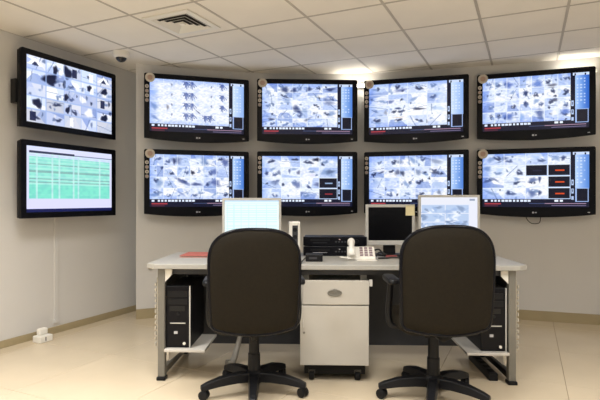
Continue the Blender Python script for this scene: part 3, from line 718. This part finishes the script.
# red folder at the left end, cables and red marker under the dark monitor
t = thing('red_folder', 'flat red folder lying on the left end of the desk', 'folder', (-.73, 3.80, TZ), math.radians(-2))
part('cover', bx(-.17, .16, -.13, .13, .010, .013), M['red'], t)
part('papers', bx(-.16, .15, -.12, .12, .003, .0099), M['white'], t)
part('back_cover', bx(-.17, .16, -.13, .13, 0, .0029), M['red'], t)
for pts, lab in (([(.565, 3.65, .012), (.60, 3.668, .040), (.66, 3.672, .014), (.73, 3.668, .0066), (.80, 3.672, .0066)], 'black cable looping beside the telephone'),
                 ([(.565, 3.715, .05), (.60, 3.705, .055), (.64, 3.705, .014), (.72, 3.70, .0066), (.82, 3.70, .0066), (.88, 3.705, .0066)], 'black cable curling in front of the dark monitor stand'),
                 ([(.57, 3.56, .0066), (.63, 3.575, .0066), (.69, 3.58, .012), (.75, 3.575, .0066), (.84, 3.59, .0066)], 'black cable lying in front of the red marker')):
    q = smooth_path([(a, b, TZ+c_) for a, b, c_ in pts], 6)
    tag(part('desk_cable', MB().tube(q, .0065, 8), M['cable'], smooth=60), lab, 'cable', 'cables by the telephone')
t = thing('red_marker', 'short red marker lying before the dark monitor', 'marker', (.685, 3.626, TZ), math.radians(4))
part('barrel', MB().lathe([(.009, -.05), (.011, -.045), (.011, .03), (.009, .032)], 12, (0, 0, .011), 'x'), M['red_dark'], t, smooth=40)
part('cap', MB().lathe([(.0115, .032), (.0115, .066), (.008, .07)], 12, (0, 0, .0115), 'x'), M['black'], t, smooth=40)

# ------------------------------------------------------------------ office chairs
def back_outline():
    hw, z0, z1 = .260, -.300, .302; pts = []
    n = 10; rb = .045; xb = hw-.010-rb
    for k in range(n): x = xb*k/n; pts.append((x, z0+.030*(x/hw)**2))
    zb = z0+.030*(xb/hw)**2
    for k in range(6): a = -PI/2+PI/2*k/5; pts.append((xb+rb*math.cos(a), zb+rb+rb*math.sin(a)))
    for k in range(1, 7): t = k/7; pts.append((hw-.010+.010*math.sin(t*PI/2), zb+rb+(z1-.21-zb-rb)*t))
    e = 2/2.75
    for k in range(18):
        a = PI/2*k/18; pts.append((hw*math.cos(a)**e, z1-.21+.21*math.sin(a)**e))
    pts.append((0, z1))
    left = [(-x, z) for x, z in reversed(pts[1:-1])]
    return pts + left
def rrect(hx, hy, r, n=6):
    o = []
    for cx, cy, a0 in ((hx-r, hy-r, 0), (-hx+r, hy-r, PI/2), (-hx+r, -hy+r, PI), (hx-r, -hy+r, 1.5*PI)):
        for k in range(n+1): a = a0+PI/2*k/n; o.append((cx+r*math.cos(a), cy+r*math.sin(a)))
    return o
def chair(x, y, rot, base_rot, label, lift=0.0):
    t = thing('office_chair', label, 'chair', (x, y, 0), math.radians(rot), 'office chairs at the desk')
    out = back_outline(); zc = .748+lift; by = -.34
    bend = lambda a, b, hh: (a, by+hh+.075*(a/.27)**2+.03*(b/.31)**2*(1 if b > 0 else .6)-.02*(b/.31), zc+b)
    part('backrest', MB().pillow(out, [(.50, -.020), (.80, -.020), (.95, -.017), (.985, -.008), (.985, .010), (.95, .030), (.80, .045), (.45, .05)], bend), M['fabric'], t, smooth=60)
    part('back_rim', MB().loop_tube([bend(a, b, .0) for a, b in out], .0125, 10), M['black_gloss'], t, smooth=60)
    so = rrect(.25, .245, .08)
    part('seat', MB().pillow(so, [(.90, .0), (.985, .015), (1.0, .04), (.97, .068), (.85, .082), (.4, .086)], lambda a, b, hh: (a, b-.01, .432+lift+hh)), M['fabric'], t, smooth=60)
    part('seat_pan', MB().pillow(so, [(.5, .0), (.86, .012), (.90, .022)], lambda a, b, hh: (a, b-.01, .4095+lift+hh)), M['black_rough'], t, smooth=50)
    part('back_bracket', MB().tube([(0, .02, .404+lift), (0, -.20, .40+lift), (0, -.295, .44+lift), (0, -.302, .60+lift)], [.022, .022, .02, .018], 8), M['black_rough'], t, smooth=60)
    part('mechanism', bx(-.075, .075, -.09, .12, .37+lift, .409+lift), M['black_rough'], t, bevel=.01)
    kn = part('tension_knob', MB().lathe([(.013, -.118), (.016, -.112), (.016, -.0905)], 14, (0, 0, .385+lift), 'y'), M['white'] if x < 0 else M['panel'], t, smooth=40)
    part('lift_lever', MB().tube([(.06, .04, .385+lift), (.17, .05, .38+lift), (.24, .05, .385+lift)], [.006, .006, .010], 8), M['black'], t, smooth=60)
    part('gas_column', MB().lathe([(.040, .115), (.038, .25), (.033, .252), (.032, .37+lift)], 20), M['black'], t, smooth=40)
    for s in (-1, 1):
        arm = part('armrest', MB().tube(smooth_path([(s*.205, -.02, .425+lift), (s*.268, -.02, .44+lift), (s*.282, -.025, .52+lift), (s*.278, -.04, .62+lift), (s*.275, -.05, .705+lift)], 5), .019, 10), M['black'], t, smooth=60)
        pad = rrect(.034, .12, .03)
        part('arm_pad', MB().pillow(pad, [(.9, .0), (1.0, .008), (1.0, .022), (.9, .032), (.5, .035)], lambda a, b, hh, s=s: (a+s*.275, b-.06, .705+lift+hh)), M['black'], arm, smooth=50)
    part('hub', MB().lathe([(.048, .068), (.06, .078), (.06, .13), (.044, .145)], 20), M['black'], t, smooth=40)
    for k in range(5):
        a = math.radians(base_rot+72*k); ca, sa = math.cos(a), math.sin(a)
        R = lambda r, w, z: (r*ca-w*sa, r*sa+w*ca, z)
        m = MB(); secs = [(.035, .038, .078, .136), (.12, .034, .080, .138), (.22, .030, .074, .126), (.30, .026, .063, .104), (.338, .022, .058, .088)]
        vs = []; fs = []
        for r, w, za, zb in secs: vs += [R(r, -w, za), R(r, w, za), R(r, w*.75, zb), R(r, -w*.75, zb)]
        for i in range(4):
            for q in range(4): fs.append((4*i+q, 4*i+(q+1) % 4, 4*i+4+(q+1) % 4, 4*i+4+q))
        fs += [(0, 1, 2, 3), (16, 17, 18, 19)]
        part('base_leg', m.add(vs, fs), M['black'], t, bevel=.006)
        cx, cy, _ = R(.318, 0, 0); ang = a+1.1+k
        dx, dy = math.cos(ang), math.sin(ang)
        cm = MB()
        for sgn in (-1, 1):
            wv = MB().lathe([(.023, -.010), (.030, -.006), (.030, .006), (.023, .010)], 14, (sgn*.016, 0, .0305), 'x')
            cm.add([(cx+p[0]*dx-p[1]*dy, cy+p[0]*dy+p[1]*dx, p[2]) for p in wv.v], wv.f)
        cst = part('castor', cm, M['black'], t, smooth=40)
        hoodv = MB().prism([(.029*math.cos(b_), .030+.029*math.sin(b_)) for b_ in [0, .5, 1.0, 1.57, 2.1, 2.6, 3.14]], 'x', -.006, .006)
        part('castor_hood', MB().add([(cx+p[0]*dx-p[1]*dy, cy+p[0]*dy+p[1]*dx, p[2]) for p in hoodv.v], hoodv.f), M['black_rough'], cst)
    return t
chair(-.291, 3.11, 6, -20, 'dark brown fabric office chair on castors, in front of the left monitor')
chair(.822, 3.02, 1, -37, 'dark brown fabric office chair on castors, in front of the right monitor', .022)
